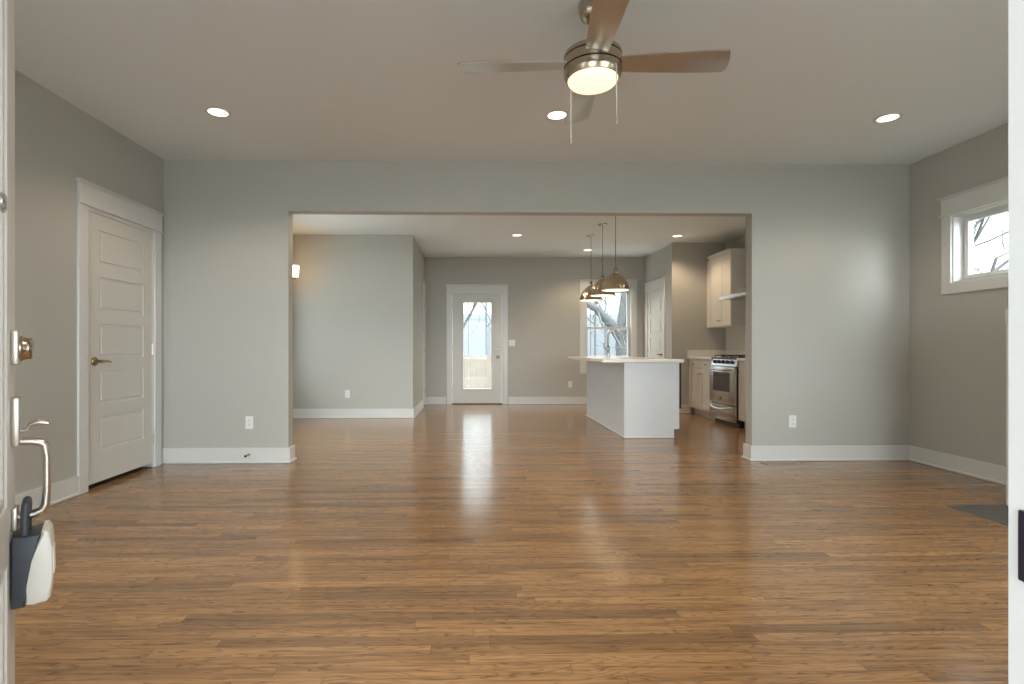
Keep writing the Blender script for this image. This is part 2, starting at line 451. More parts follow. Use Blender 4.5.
interior_door('door_2', frame((XL, 0, 0), (0, 1, 0), (1, 0, 0)), LD[0], LD[1], 'white five-panel closet door with an aged brass lever', 1)
interior_door('door_3', frame((XP, 0, 0), (0, -1, 0), (-1, 0, 0)), -PD[1], -PD[0], 'white five-panel pantry door beside the kitchen window', -1)
interior_door('door_4', frame((XH, 0, 0), (0, 1, 0), (1, 0, 0)), HD[0], HD[1], 'narrow white door on the short return wall by the back door', 1, False, True)

# ------------------------------------------------------------------ back door (full glass)
xf = frame((0, YB, 0), (1, 0, 0), (0, -1, 0))
b = MB(xf)
d0, d1, dz0, dz1 = -.418, .498, .02, 2.045
gx0, gx1, gz0, gz1 = -.222, .312, .285, 1.905
for q in ((d0, gx0, dz0, dz1), (gx1, d1, dz0, dz1), (gx0, gx1, dz0, gz0), (gx0, gx1, gz1, dz1)):
    b.box(q[0], q[1], -.048, -.004, q[2], q[3])
bmesh.ops.remove_doubles(b.bm, verts=b.bm.verts, dist=1e-5)
bdoor = struct(b.build('door_5', 'door'), 'white back door with one tall glass pane', 'door')
b = MB(xf); t = .022
for q in ((gx0 - t, gx0 + .008, gz0 - t, gz1 + t), (gx1 - .008, gx1 + t, gz0 - t, gz1 + t), (gx0, gx1, gz0 - t, gz0 + .008), (gx0, gx1, gz1 - .008, gz1 + t)):
    b.box(q[0], q[1], -.056, .006, q[2], q[3], .005)
b.build('glazing_frame', 'door', bdoor)
MB(xf).box(gx0, gx1, -.03, -.024, gz0, gz1).build('glass_pane', 'glass', bdoor)
b = MB(xf)
b.box(BD[0], d0 - .004, -.14, 0, 0, 2.05); b.box(d1 + .004, BD[1], -.14, 0, 0, 2.05); b.box(BD[0], BD[1], -.14, 0, 2.05, 2.07)
b.build('door_jamb', 'trim', bdoor)
casing_parts(bdoor, BD[0] + .01, BD[1] - .01, 2.062, xf, .085)
MB(xf).box(BD[0], BD[1], -.15, .0, 0, .018, .004).build('threshold', 'threshold', bdoor)
for z in (.25, 1.03, 1.83): hinge(bdoor, xf, d0 - .001, z, .002)
rot = lambda u, z: Matrix.Translation((u, -.004, z)) @ Matrix.Rotation(R(-90), 4, 'X')
MB(xf).lathe([(.03, 0), (.03, .008), (.026, .014), (.014, .016), (.012, .03), (.0, .031)], 24, rot(d1 - .068, 1.03)).build('deadbolt', 'tapmetal', bdoor, True)
MB(xf).lathe([(.034, 0), (.034, .006), (.028, .011), (.013, .014), (.012, .03), (.024, .038), (.030, .05), (.026, .064), (.012, .07), (.0, .071)], 24, rot(d1 - .068, .885)).build('door_knob', 'tapmetal', bdoor, True)

# ------------------------------------------------------------------ windows
def win_casing(root, xf, u0, u1, z0, z1, cw=.089):
    b = MB(xf)
    for a, c in ((u0 - cw, u0), (u1, u1 + cw)): b.box(a, c, 0, .018, z0 - cw, z1, .002)
    b.box(u0, u1, 0, .018, z0 - cw, z0, .002)
    b.build('window_casing', 'trim', root)
    b = MB(xf)
    b.box(u0 - cw - .018, u1 + cw + .018, 0, .030, z1, z1 + .014, .005)
    b.box(u0 - cw, u1 + cw, 0, .022, z1 + .014, z1 + .150, .002)
    b.box(u0 - cw - .010, u1 + cw + .010, 0, .032, z1 + .150, z1 + .160, .003)
    b.box(u0 - cw - .018, u1 + cw + .018, 0, .042, z1 + .160, z1 + .170, .003)
    b.build('head_casing', 'trim', root)
def sash(root, xf, u0, u1, z0, z1, w, st=.045, name='window_sash'):
    b = MB(xf)
    b.box(u0, u0 + st, w, w + .035, z0, z1, .003); b.box(u1 - st, u1, w, w + .035, z0, z1, .003)
    b.box(u0 + st, u1 - st, w, w + .035, z0, z0 + st, .002); b.box(u0 + st, u1 - st, w, w + .035, z1 - st, z1, .002)
    s = b.build(name, 'trim', root)
    MB(xf).box(u0 + st - .005, u1 - st + .005, w + .014, w + .019, z0 + st - .005, z1 - st + .005).build('glass_pane', 'glass', s)
def window(name, label, xf, u0, u1, z0, z1, kind, depth=.15, st=.045):
    b = MB(xf); t = .018
    b.box(u0, u0 + t, -depth, .002, z0, z1); b.box(u1 - t, u1, -depth, .002, z0, z1); b.box(u0 + t, u1 - t, -depth, .002, z0, z0 + t); b.box(u0 + t, u1 - t, -depth, .002, z1 - t, z1)
    # stepped vinyl frame
    f = .05
    for a, c, e, g in ((u0 + .001, u0 + f, z0 + .001, z1 - .001), (u1 - f, u1 - .001, z0 + .001, z1 - .001), (u0 + f, u1 - f, z0 + .001, z0 + f), (u0 + f, u1 - f, z1 - f, z1 - .001)): b.box(a, c, -depth - .002, -depth + .055, e, g, .002)
    root = struct(b.build(name, 'trim'), label, 'window')
    if kind == 'double':
        zm = (z0 + z1) / 2 + .015
        sash(root, xf, u0 + f - .012, u1 - f + .012, zm - .022, z1 - f + .012, -depth + .005, st)
        sash(root, xf, u0 + f - .012, u1 - f + .012, z0 + f - .012, zm + .022, -depth + .042, st)
    else:
        sash(root, xf, u0 + f - .012, u1 - f + .012, z0 + f - .012, z1 - f + .012, -depth + .03, st)
    win_casing(root, xf, u0 + .006, u1 - .006, z0 + .006, z1 - .006)
    return root
window('window_1', 'white double-hung kitchen window behind the pendants', frame((0, YB, 0), (1, 0, 0), (0, -1, 0)), *KW, 'double', .13, .035)
window('window_2', 'small white-framed high window on the side wall', frame((XR, 0, 0), (0, -1, 0), (-1, 0, 0)), -RW[1], -RW[0], RW[2], RW[3], 'single', .14, .03)
window('added_window_3', 'unseen second small high window added beyond the fireplace for daylight', frame((XR, 0, 0), (0, -1, 0), (-1, 0, 0)), -RW2[1], -RW2[0], RW2[2], RW2[3], 'single', .14, .03)
window('added_window_6', 'unseen dining window added behind the opening wall for daylight', frame((XL, 0, 0), (0, 1, 0), (1, 0, 0)), *DW, 'double', .13, .035)
window('added_window_4', 'unseen front window added for daylight on the closet side of the entry', frame((0, YF, 0), (-1, 0, 0), (0, 1, 0)), -FWL[1], -FWL[0], FWL[2], FWL[3], 'double', .13, .035)
window('added_window_5', 'unseen front window added for daylight on the fireplace side of the entry', frame((0, YF, 0), (-1, 0, 0), (0, 1, 0)), -FWR[1], -FWR[0], FWR[2], FWR[3], 'double', .13, .035)

# ------------------------------------------------------------------ entry door standing open, with its hardware
HG = Vector((-.470, .405, 0)); FE = Vector((-.9906, 1.150, 0))
e = (FE - HG).normalized(); n = Vector((e.y, -e.x, 0))
DL = (FE - HG).length
xf = frame(HG, e, n)                      # x from hinge to free edge, y out of the exterior face
b = MB(xf)
T = .044
b.box(0, DL, -T, -.012, .012, 2.045)
st = .113
b.box(0, st, -T - .0, 0, .012, 2.045, .002); b.box(DL - st, DL, -T, 0, .012, 2.045, .002)
for a, c in ((.012, .24), (.60, .72), (1.90, 2.045)): b.box(st, DL - st, -T, 0, a, c, .002)
for a, c in ((st, st + .02), (DL - st - .02, DL - st)): b.box(a, c, -.012, -.004, .24, 1.90, .004)
for a in (.24, .58, .72, 1.88): b.box(st, DL - st, -.012, -.004, a, a + .02, .004)
fdoor = struct(b.build('door_1', 'trim'), 'white entry door swung open against the frame edge', 'door')
bs = DL - .044
# deadbolt: square rose and round key cylinder
b = MB(xf); b.box(bs - .029, bs + .029, 0, .013, 1.035 - .036, 1.035 + .036, .004)
db = b.build('deadbolt', 'nickel', fdoor, True)
rt = lambda u, z, w: Matrix.Translation((u, w, z)) @ Matrix.Rotation(R(-90), 4, 'X')
MB(xf).lathe([(.0265, 0), (.0265, .003), (.024, .005), (.022, .015), (.0235, .017), (.020, .020), (.012, .019), (.0, .019)], 28, rt(bs, 1.033, .013)).build('key_cylinder', 'brushed', db, True)
# handle set: long plate, thumb lever, D grip
b = MB(xf); b.box(bs - .026, bs + .026, 0, .014, .83, .932, .004)
hs = b.build('handle_set', 'nickel', fdoor, True)
b = MB(xf); b.tube([(bs, .012, .860), (bs, .024, .862), (bs, .028, .872), (bs, .042, .877), (bs, .059, .874)], [.006, .007, .008, .012, .010], 10, flat=.5); b.build('thumb_lever', 'nickel', hs, True)
b = MB(xf)
b.tube([(bs, .012, .838), (bs, .030, .837), (bs, .046, .833), (bs, .053, .826), (bs, .056, .80), (bs, .056, .73), (bs, .054, .70), (bs, .048, .688), (bs, .034, .682), (bs, .008, .680)],
       [.010, .0105, .0105, .010, .0095, .0095, .010, .0105, .0105, .0105], 12, flat=.8)
b.box(bs - .02, bs + .02, 0, .010, .655, .703, .004)
b.build('pull_grip', 'nickel', hs, True)
MB(xf).lathe([(.019, 0), (.019, .004), (.014, .007), (.010, .006), (0, .006)], 24, rt(DL - .19, 1.305, 0)).build('door_viewer', 'steel', fdoor, True)
for z in (.25, 1.03, 1.83): hinge(fdoor, xf, -.002, z, -.05)
# frame of the entry
b = MB()
b.box(.463, .515, YF - .16, YF + .004, 0, 2.09); b.box(-.515, -.490, YF - .16, YF - .02, 0, 2.09); b.box(-.50, .50, YF - .16, YF, 2.06, 2.09)
b.box(.450, .465, YF - .13, YF - .09, 0, 2.06)
tr = struct(b.build('trim_1', 'trim'), 'white frame of the entry doorway', 'door frame')
MB().box(.477, .57, YF, YF + .018, 0, 2.07, .002).build('door_casing', 'trim', tr)
MB().box(.4600, .464, YF - .038, YF - .006, .866 - .03, .866 + .03, .0015).build('strike_plate', 'strike', tr)

# real-estate lock box hanging from the pull grip
lz = .503
lb = thing('key_lockbox', xf @ Vector((bs, .02, lz)), 'white and charcoal key lockbox hanging from the entry door pull', 'lockbox')
def side_prism(poly, u0, u1, bev=.004):
    """polygon in (w, z) swept along the door's width"""
    m = Matrix(((0, 0, 1, 0), (1, 0, 0, 0), (0, 1, 0, 0), (0, 0, 0, 1)))
    return MB(xf).prism(poly, u0, u1, bev, m)
side_prism([(.003, lz), (.003, lz + .142), (.050, lz + .145), (.034, lz + .09), (.027, lz + .045), (.024, lz)], bs - .045, bs + .045).build('back_shell', 'boxgrey', lb, True, 30)
side_prism([(.022, lz + .004), (.025, lz + .045), (.033, lz + .09), (.050, lz + .151), (.058, lz + .152), (.064, lz + .142), (.0665, lz + .115), (.0665, lz + .05), (.0645, lz + .010), (.058, lz + .002), (.036, lz)], bs - .043, bs + .043, .006).build('front_cover', 'boxwhite', lb, True, 30)
side_prism([(.064, lz + .045), (.064, lz + .110), (.069, lz + .106), (.070, lz + .052)], bs - .02, bs + .02, .002).build('key_pad', 'boxwhite', lb, True, 30)
b = MB(xf)
b.tube([(bs - .024, .022, lz + .13), (bs - .024, .022, lz + .185), (bs - .018, .023, lz + .203), (bs, .024, lz + .211), (bs + .018, .023, lz + .203), (bs + .024, .022, lz + .185), (bs + .024, .022, lz + .13)], .0075, 12)
b.build('shackle', 'boxgrey', lb, True)

# ------------------------------------------------------------------ ceiling fan
FX, FY = .585, 2.60
fan = thing('ceiling_fan', (FX, FY, CEIL), 'brushed nickel ceiling fan with four blades and a lit bowl', 'ceiling fan')
at = lambda x, y, z: Matrix.Translation((x, y, z))
MB().lathe([(0, CEIL), (.072, CEIL), (.070, CEIL - .03), (.058, CEIL - .065), (.034, CEIL - .088), (.020, CEIL - .098), (0, CEIL - .1)][::-1], 36, at(FX, FY, 0), False).build('canopy', 'brushed', fan, True)
MB().lathe([(.0125, 2.50), (.0125, CEIL - .09)], 20, at(FX, FY, 0)).build('downrod', 'brushed', fan, True)
MB().lathe([(.03, 2.56), (.034, 2.54), (.07, 2.515), (.128, 2.505), (.140, 2.497), (.1425, 2.489), (.1425, 2.476), (.137, 2.475), (.137, 2.470), (.1425, 2.469), (.1425, 2.427), (.137, 2.426), (.137, 2.420), (.1425, 2.419), (.1425, 2.398), (.139, 2.385), (.130, 2.368), (.118, 2.366)], 56, at(FX, FY, 0)).build('motor_housing', 'brushed', fan, True, 30)
for z in (2.4725, 2.423): MB().lathe([(.1385, z - .0022), (.1385, z + .0022)], 48, at(FX, FY, 0)).build('shadow_gap', 'black', fan, True)
MB().lathe([(.124, 2.369), (.122, 2.362), (.112, 2.350), (.088, 2.340), (.05, 2.334), (.015, 2.332), (0, 2.332)], 48, at(FX, FY, 0), False).build('light_bowl', 'bowl_glow', fan, True)
def blade(ang):
    xfm = Matrix.Translation((FX, FY, 2.447)) @ Matrix.Rotation(ang, 4, 'Z') @ Matrix.Rotation(R(-11), 4, 'X')
    b = MB(xfm)
    top = [(.12, .053), (.20, .058), (.35, .066), (.50, .072), (.60, .074), (.655, .074)]
    tip = [(.668, .060), (.668, .03), (.662, -.01), (.652, -.05), (.640, -.074)]
    bot = [(.60, -.074), (.50, -.072), (.35, -.066), (.20, -.058), (.12, -.053)]
    b.prism(top + tip + bot, -.004, .004, .0025)
    bl = b.build('blade', 'blade', fan, True, 30)
    b = MB(xfm); b.box(.09, .19, -.036, .036, .004, .009, .002)
    b.build('blade_bracket', 'brushed', bl, True)
for k in range(4): blade(R(-4 + 90 * k))
for dx, dy, zt, zb in ((.080, -.112, 2.392, 2.128), (-.080, .112, 2.392, 2.128)):
    b = MB(); b.tube([(FX + dx, FY + dy, zt), (FX + dx * 1.06, FY + dy * 1.06, zt - .004), (FX + dx * 1.08, FY + dy * 1.08, zt - .02), (FX + dx * 1.08, FY + dy * 1.08, zb)], .0026, 8)
    k = b.build('pull_chain', 'plate', fan, True)
    MB().lathe([(.003, zb + .004), (.006, zb), (.0065, zb - .022), (.004, zb - .028), (0, zb - .029)], 14, at(FX + dx * 1.08, FY + dy * 1.08, 0), False).build('chain_pull', 'nickel', k, True)

# ------------------------------------------------------------------ recessed cans
def can(loc, label, group, watts, tint=(1, .84, .64)):
    t = thing('recessed_light', loc, label, 'ceiling light', group)
    MB().lathe([(.067, 0), (.067, -.003), (.080, -.006), (.090, -.004), (.091, 0)], 40, at(*loc), False).build('trim_ring', 'trim', t, True)
    MB().lathe([(0, -.002), (.0675, -.002)], 40, at(*loc), False).build('lens', 'can_glow', t)
    ld = bpy.data.lights.new('can_beam', 'SPOT'); lo = bpy.data.objects.new('can_beam', ld); COL.objects.link(lo); lo.parent = t
    ld.energy = watts; ld.color = tint; ld.spot_size = R(132); ld.spot_blend = .55; ld.shadow_soft_size = .06
    lo.location = (0, 0, -.012)
    return t
c0 = can((-1.856, 3.83, CEIL), 'lit recessed ceiling light above the closet door side', 'recessed lights in the front room', CAN_W)
dup(c0, (.60, 3.83, CEIL), 'lit recessed ceiling light just behind the fan', 'recessed lights in the front room')
dup(c0, (3.057, 3.83, CEIL), 'lit recessed ceiling light near the small high window', 'recessed lights in the front room')
k0 = can((.631, 7.88, CEIL), 'lit recessed kitchen light between the back door and pendants', 'recessed lights in the kitchen', KITCHEN_W, (1, .77, .52))
dup(k0, (3.058, 7.88, CEIL), 'lit recessed kitchen light by the pantry corner', 'recessed lights in the kitchen')
dup(k0, (1.953, 9.04, CEIL), 'lit recessed kitchen light in front of the kitchen window', 'recessed lights in the kitchen')
dup(k0, (3.058, 5.45, CEIL), 'lit recessed kitchen light added out of view above the near cabinets', 'recessed lights in the kitchen')  # this can and the next two are unseen, added to brighten the kitchen
dup(k0, (.631, 5.45, CEIL), 'lit recessed light added out of view just beyond the wide opening', 'recessed lights in the kitchen')
dup(k0, (-1.3, 5.45, CEIL), 'lit recessed light added out of view over the dining area', 'recessed lights in the kitchen')
e0 = can((-1.856, 1.35, CEIL), 'lit recessed light added out of view above the swung-open entry door', 'recessed lights in the front room', ENTRY_W)  # unseen row of cans added to brighten the near floor
dup(e0, (.60, 1.35, CEIL), 'lit recessed light added out of view above the entry', 'recessed lights in the front room')
dup(e0, (3.057, 1.35, CEIL), 'lit recessed light added out of view above the fireplace', 'recessed lights in the front room')

# ------------------------------------------------------------------ pendants
def pendant(y, label):
    x = 1.75
    t = thing('pendant_light', (x, y, CEIL), label, 'pendant light', 'dome pendants over the island')
    P = at(x, y, 0)
    MB().lathe([(0, CEIL - .018), (.05, CEIL - .018), (.062, CEIL - .012), (.064, CEIL)], 32, P, False).build('canopy', 'brushed', t, True)
    MB().lathe([(.0055, 2.03), (.0055, CEIL - .01)], 12, P).build('rod', 'brushed', t, True)
    MB().lathe([(.006, 2.062), (.016, 2.056), (.022, 2.045), (.022, 2.03), (.027, 2.026), (.027, 1.997), (.032, 1.99), (.030, 1.975)], 28, P, False).build('socket_cap', 'brushed', t, True)
    outer = [(.026, 1.985), (.045, 1.975), (.075, 1.952), (.105, 1.920), (.130, 1.880), (.150, 1.835), (.163, 1.790), (.168, 1.770)]
    inner = [(r - .003, z - .002) for r, z in outer][::-1]
    q = MB(); q.lathe(outer + inner, 168, P, False)
    for v in q.bm.verts:                                   # shallow flutes added to the shape to mimic streaked reflections, fading at neck and rim
        dx, dy = v.co.x - x, v.co.y - y; a = math.atan2(dy, dx)
        k = max(0.0, min(1.0, (v.co.z - 1.772) / .03, (1.975 - v.co.z) / .03))
        f = 1 + .030 * k * math.cos(12 * a + .6); v.co.x, v.co.y = x + dx * f, y + dy * f
    q.build('dome_shade', 'brushed', t, True, 60)
    MB().lathe([(.166, 1.770), (.177, 1.769), (.178, 1.760), (.166, 1.759)], 48, P, False).build('shade_rim', 'trim', t, True)
    MB().lathe([(.165, 1.766), (.10, 1.7625), (0, 1.7615)], 40, P, False).build('diffuser', 'pend_glow', t, True)
    return t
p0 = pendant(6.507, 'brushed dome pendant over the island end facing the front room')
dup(p0, (1.748, 7.16, CEIL), 'brushed dome pendant hanging in the middle of the three')
dup(p0, (1.747, 7.88, CEIL), 'brushed dome pendant closest to the kitchen window')

# ------------------------------------------------------------------ wall sconce on the dining side wall
sy, sx, sz = 7.55, -2.572, 2.135
sc = thing('wall_sconce', (XL, sy, sz), 'lit glass wall sconce at the edge of the opening', 'wall lamp')
MB().lathe([(.055, 0), (.055, .008), (.045, .016), (0, .018)], 28, Matrix.Translation((XL, sy, sz - .03)) @ Matrix.Rotation(R(90), 4, 'Y'), False).build('back_plate', 'bronze', sc, True)
MB().tube([(XL + .01, sy, sz - .03), (XL + .10, sy, sz - .07), (XL + .18, sy, sz - .105), (sx, sy, sz - .10), (sx, sy, sz - .075)], .007, 10).build('arm', 'bronze', sc, True)
MB().lathe([(.012, -.115), (.016, -.11), (.03, -.09), (.034, -.078), (.02, -.074)], 24, at(sx, sy, sz), False).build('shade_holder', 'bronze', sc, True)
MB().lathe([(.030, -.078), (.045, -.070), (.052, -.02), (.055, .085), (.052, .085), (.048, -.02), (.03, -.070)], 32, at(sx, sy, sz), False).build('glass_shade', 'sconce_glow', sc, True)

# ------------------------------------------------------------------ outlets and switches
def outlet(name, o, u, w, label, kind='outlet', size=(.070, .115)):
    x = frame(o, u, w)
    t = thing(name, o, label, 'outlet' if kind == 'outlet' else 'switch')
    MB(x).box(-size[0] / 2, size[0] / 2, 0, .006, -size[1] / 2, size[1] / 2, .003).build('cover_plate', 'plate', t)
    if kind == 'outlet':
        for z in (-.0195, .0195):
            s = MB(x).box(-.0165, .0165, .005, .008, z - .014, z + .014, .002).build('socket', 'plate', t)
            b = MB(x); b.box(-.008, -.0055, .0075, .0086, z - .002, z + .007); b.box(.0055, .008, .0075, .0086, z - .002, z + .006); b.box(-.002, .002, .0075, .0086, z - .010, z - .006)
            b.build('slot', 'slot', s)
    else:
        for u_ in (-.023, .023): MB(x).box(u_ - .016, u_ + .016, .005, .010, -.032, .032, .003).build('rocker', 'plate', t)
    return t
outlet('wall_outlet', (-2.044, Y0, .365), (1, 0, 0), (0, -1, 0), 'white outlet on the opening wall, between closet door and opening')
outlet('wall_outlet', (2.934, Y0, .362), (1, 0, 0), (0, -1, 0), 'white outlet on the opening wall, fireplace side of the opening')
outlet('wall_outlet', (-1.906, YD, .359), (1, 0, 0), (0, -1, 0), 'white outlet low on the dining wall')
outlet('wall_outlet', (1.78, YB, .37), (1, 0, 0), (0, -1, 0), 'white outlet low on the back wall by the island')
outlet('light_switch', (.69, YB, 1.145), (1, 0, 0), (0, -1, 0), 'white double light switch beside the back door', 'switch', (.116, .115))

# door stop on the baseboard, meets the closet door
ds = thing('door_stop', (-2.044, Y0 - .016, .077), 'small door stop on the baseboard below the outlet', 'door stop')
ry = Matrix.Translation((-2.044, Y0 - .016, .077)) @ Matrix.Rotation(R(90), 4, 'X')
MB().lathe([(.013, 0), (.013, .004), (.007, .008)], 18, ry).build('base', 'bronze', ds, True)
MB().lathe([(.0055, .006), (.0055, .062)], 12, ry).build('shaft', 'bronze', ds, True)
MB().lathe([(.0095, .060), (.0105, .064), (.0105, .076), (.008, .080)], 18, ry).build('rubber_tip', 'black', ds, True)

# floor registers
def register(loc, w, d, label):
    x, y = loc
    b = MB(); bar = .014
    b.box(x - w / 2, x + w / 2, y - d / 2, y - d / 2 + bar, 0, .005, .002); b.box(x - w / 2, x + w / 2, y + d / 2 - bar, y + d / 2, 0, .005, .002)
    b.box(x - w / 2, x - w / 2 + bar, y - d / 2, y + d / 2, 0, .005, .002); b.box(x + w / 2 - bar, x + w / 2, y - d / 2, y + d / 2, 0, .005, .002)
    t = thing('floor_register', (x, y, 0), label, 'floor vent')
    b.build('rim', 'register', t)
    b = MB(); k = int(w / .016)
    for i in range(1, k): b.box(x - w / 2 + i * w / k - .003, x - w / 2 + i * w / k + .003, y - d / 2 + .01, y + d / 2 - .01, .0005, .004)
    b.build('grille', 'register', t)
    MB().box(x - w / 2 + .005, x + w / 2 - .005, y - d / 2 + .005, y + d / 2 - .005, .0002, .001).build('duct_opening', 'black', t)
register((2.755, 4.68), .31, .11, 'tan floor register in front of the outlet wall, fireplace side')
register((-.655, 8.40), .26, .16, 'small floor register near the back door')

# ------------------------------------------------------------------ fireplace (white surround on the side wall, slate hearth)
fp = thing('fireplace', (3.76, 2.52, 0), 'white fireplace surround at the edge of the entry frame', 'fireplace')
b = MB(); x0, x1, y0, y1 = 3.50, XR, 1.62, 3.395
b.box(x0, x1, y1 - .30, y1, 0, .86, .002); b.box(x0, x1, y0, y0 + .30, 0, .86, .002); b.box(x0, x1, y0, y1, .86, 1.20, .002)
b.build('surround', 'trim', fp)
MB().box(x0 - .004, x1, y0 - .004, y1 + .004, 1.20, 1.295, .004).build('mantel_shelf', 'trim', fp)
b = MB(); b.box(3.96, XR, y0 + .30, y1 - .30, 0, .86); b.box(3.52, 3.96, y0 + .30, y0 + .42, 0, .86); b.box(3.52, 3.96, y1 - .42, y1 - .30, 0, .86); b.box(3.52, 3.96, y0 + .42, y1 - .42, .76, .86)
b.build('firebox', 'black', fp)
he = MB(); hx0 = 3.105
for i in range(4):
    for j in range(1): he.box(hx0 + .001, 3.50, 1.602 + i * .453, 1.602 + i * .453 + .450, -.02, .004, .002)
ho = rebase(he.build('hearth', 'slate'), (3.3, 2.5, 0)); tag(ho, 'flat slate hearth set into the floor beside the entry frame', 'hearth')

# ------------------------------------------------------------------ kitchen island
isl = thing('island_cabinet', (2.05, 7.14, 0), 'white panelled island cabinet under the three pendants', 'cabinet')
ix0, ix1, iy0, iy1 = 1.740, 2.384, 6.045, 8.09
MB().box(ix0, ix1 - .075, iy0, iy1, 0, .876).build('carcass', 'island', isl)
MB().box(ix1 - .08, ix1 - .02, iy0 + .004, iy1, .105, .876).build('face_frame', 'island', isl)
b = MB(); b.box(ix0 - .012, ix1 - .10, iy0 - .012, iy0, 0, .876, .001); b.box(ix1 - .10, ix1 - .02, iy0 - .012, iy0, .105, .876, .001)
b.build('end_panel', 'island', isl)
b = MB(); b.box(ix0 - .012, ix0, iy0 - .012, iy1, 0, .876, .001); b.box(ix0 - .018, ix0 + .04, iy0 - .018, iy0 - .010, .02, .876, .001)
b.build('back_panel', 'island', isl)
b = MB(); b.box(ix0 - .030, ix1 - .085, iy0 - .030, iy0 - .010, 0, .020, .007); b.box(ix0 - .030, ix0 - .010, iy0 - .030, iy1 + .01, 0, .020, .007)
b.build('shoe_moulding', 'trim', isl)
def shaker(b, y0, y1, z0, z1, x, dirx=1, fr=.058, t=.019):
    """shaker front on a plane x facing dirx"""
    lo, hi = sorted((x, x + dirx * t)); m = sorted((x, x + dirx * (t - .008)))
    b.box(m[0], m[1], y0 + .01, y1 - .01, z0 + .01, z1 - .01)
    for q in ((y0, y0 + fr, z0, z1), (y1 - fr, y1, z0, z1), (y0 + fr, y1 - fr, z0, z0 + fr), (y0 + fr, y1 - fr, z1 - fr, z1)):
        b.box(lo, hi, q[0], q[1], q[2], q[3], .001, 1)
def knob(parent, x, y, z, dirx=-1):
    MB().lathe([(.006, 0), (.005, .012), (.012, .018), (.0155, .024), (.012, .029), (0, .030)], 18, Matrix.Translation((x, y, z)) @ Matrix.Rotation(R(90 * dirx), 4, 'Y'), False).build('knob', 'pull', parent, True)
for ya, yb in ((6.70, 7.38), (7.38, 8.08)):
    ym = (ya + yb) / 2
    for p, q in ((ya + .002, ym - .001), (ym + .001, yb - .002)):
        b = MB(); shaker(b, p, q, .11, .87, ix1 - .02); d = b.build('door', 'island', isl)
        knob(d, ix1 - .001, q - .04 if q < yb - .01 else p + .04, .80, 1)
dw = thing('dishwasher', (2.36, 6.37, .0), 'black dishwasher edge at the side of the island', 'dishwasher')
MB().box(ix1 - .02, ix1 + .022, 6.075, 6.675, .335, .865, .004).build('door_panel', 'black', dw)
MB().box(ix1 - .02, ix1 - .002, 6.075, 6.675, .11, .33, .004).build('lower_panel', 'black', dw)
b = MB(); b.tube([(ix1 + .020, 6.15, .80), (ix1 + .040, 6.15, .80), (ix1 + .040, 6.60, .80), (ix1 + .020, 6.60, .80)], .008, 10); b.build('bar_handle', 'steel', dw, True)

ic = MB().box(1.455, 2.398, 5.975, 8.20, .876, .914, .006).build('island_countertop', 'stone'); rebase(ic, (1.93, 7.09, .876))
tag(ic, 'pale stone worktop overhanging the island', 'countertop')
fa = thing('kitchen_faucet', (1.905, 7.48, .914), 'tall gooseneck pull-down faucet on the island worktop', 'faucet')
fx, fy, fz = 1.905, 7.48, .914
MB().lathe([(.029, 0), (.029, .008), (.021, .014), (.020, .10), (.023, .115), (.021, .16), (.014, .168)], 24, at(fx, fy, fz)).build('body', 'tapmetal', fa, True)
arc = [(fx, fy, fz + .16), (fx, fy, fz + .28)] + [(fx + .105 - .105 * math.cos(a), fy - .02 * (a / math.pi), fz + .29 + .105 * math.sin(a)) for a in [math.pi * i / 12 for i in range(1, 12)]]
arc += [(fx + .213, fy - .02, fz + .275), (fx + .222, fy - .02, fz + .25)]
MB().tube(arc, .0125, 14).build('spout', 'tapmetal', fa, True)
MB().tube([(fx + .221, fy - .02, fz + .255), (fx + .232, fy - .02, fz + .215), (fx + .240, fy - .02, fz + .180)], [.015, .018, .021], 16).build('spray_head', 'tapmetal', fa, True)
MB().tube([(fx - .018, fy - .005, fz + .11), (fx - .05, fy - .012, fz + .125), (fx - .062, fy - .015, fz + .15), (fx - .066, fy - .015, fz + .20)], [.010, .008, .007, .006], 10).build('side_lever', 'tapmetal', fa, True)

# ------------------------------------------------------------------ kitchen run on the side wall
CXF = 3.455                         # cabinet face
def base_cab(y0, y1, label, drawers=2, doors=2):
    t = thing('base_cabinet', ((CXF + XR) / 2, (y0 + y1) / 2, 0), label, 'cabinet')
    MB().box(CXF, XR - .003, y0, y1, .10, .876).build('carcass', 'cab', t)
    MB().box(CXF + .065, XR - .003, y0, y1, 0, .10).build('toe_kick', 'cab', t)
    n = drawers; w = (y1 - y0) / n
    for i in range(n):
        a, c = y0 + i * w + .003, y0 + (i + 1) * w - .003
        b = MB(); b.box(CXF - .019, CXF, a, c, .735, .868, .002); d = b.build('drawer', 'cab', t); knob(d, CXF - .019, (a + c) / 2, .80)
    w = (y1 - y0) / doors
    for i in range(doors):
        a, c = y0 + i * w + .002, y0 + (i + 1) * w - .002
        b = MB(); shaker(b, a, c, .108, .728, CXF, -1); d = b.build('door', 'cab', t)
        knob(d, CXF - .019, c - .032 if i == 0 else a + .032, .655)
    return t
RY0, RY1 = 6.79, 7.52
base_cab(RY1 + .004, YP - .004, 'cream base cabinet between the range and the pantry wall')
base_cab(6.02, RY0 - .004, 'cream base cabinet beside the dark flank of the range', 1, 2)
base_cab(5.00, 6.016, 'cream base cabinet behind the opening wall', 2, 2)
for y0, y1, lab in ((RY1 + .003, YP - .002, 'pale stone worktop between the range and the pantry wall'), (4.98, RY0 - .003, 'pale stone worktop on the near side of the range')):
    b = MB(); b.box(3.41, XR - .002, y0, y1, .877, .914, .004); b.box(XR - .022, XR - .002, y0, y1, .914, 1.016, .002)
    if y1 > 8: b.box(3.41, XR - .002, y1 - .02, y1, .914, 1.016, .002)
    o = rebase(b.build('countertop', 'stone'), (3.7, (y0 + y1) / 2, .877)); tag(o, lab, 'countertop')
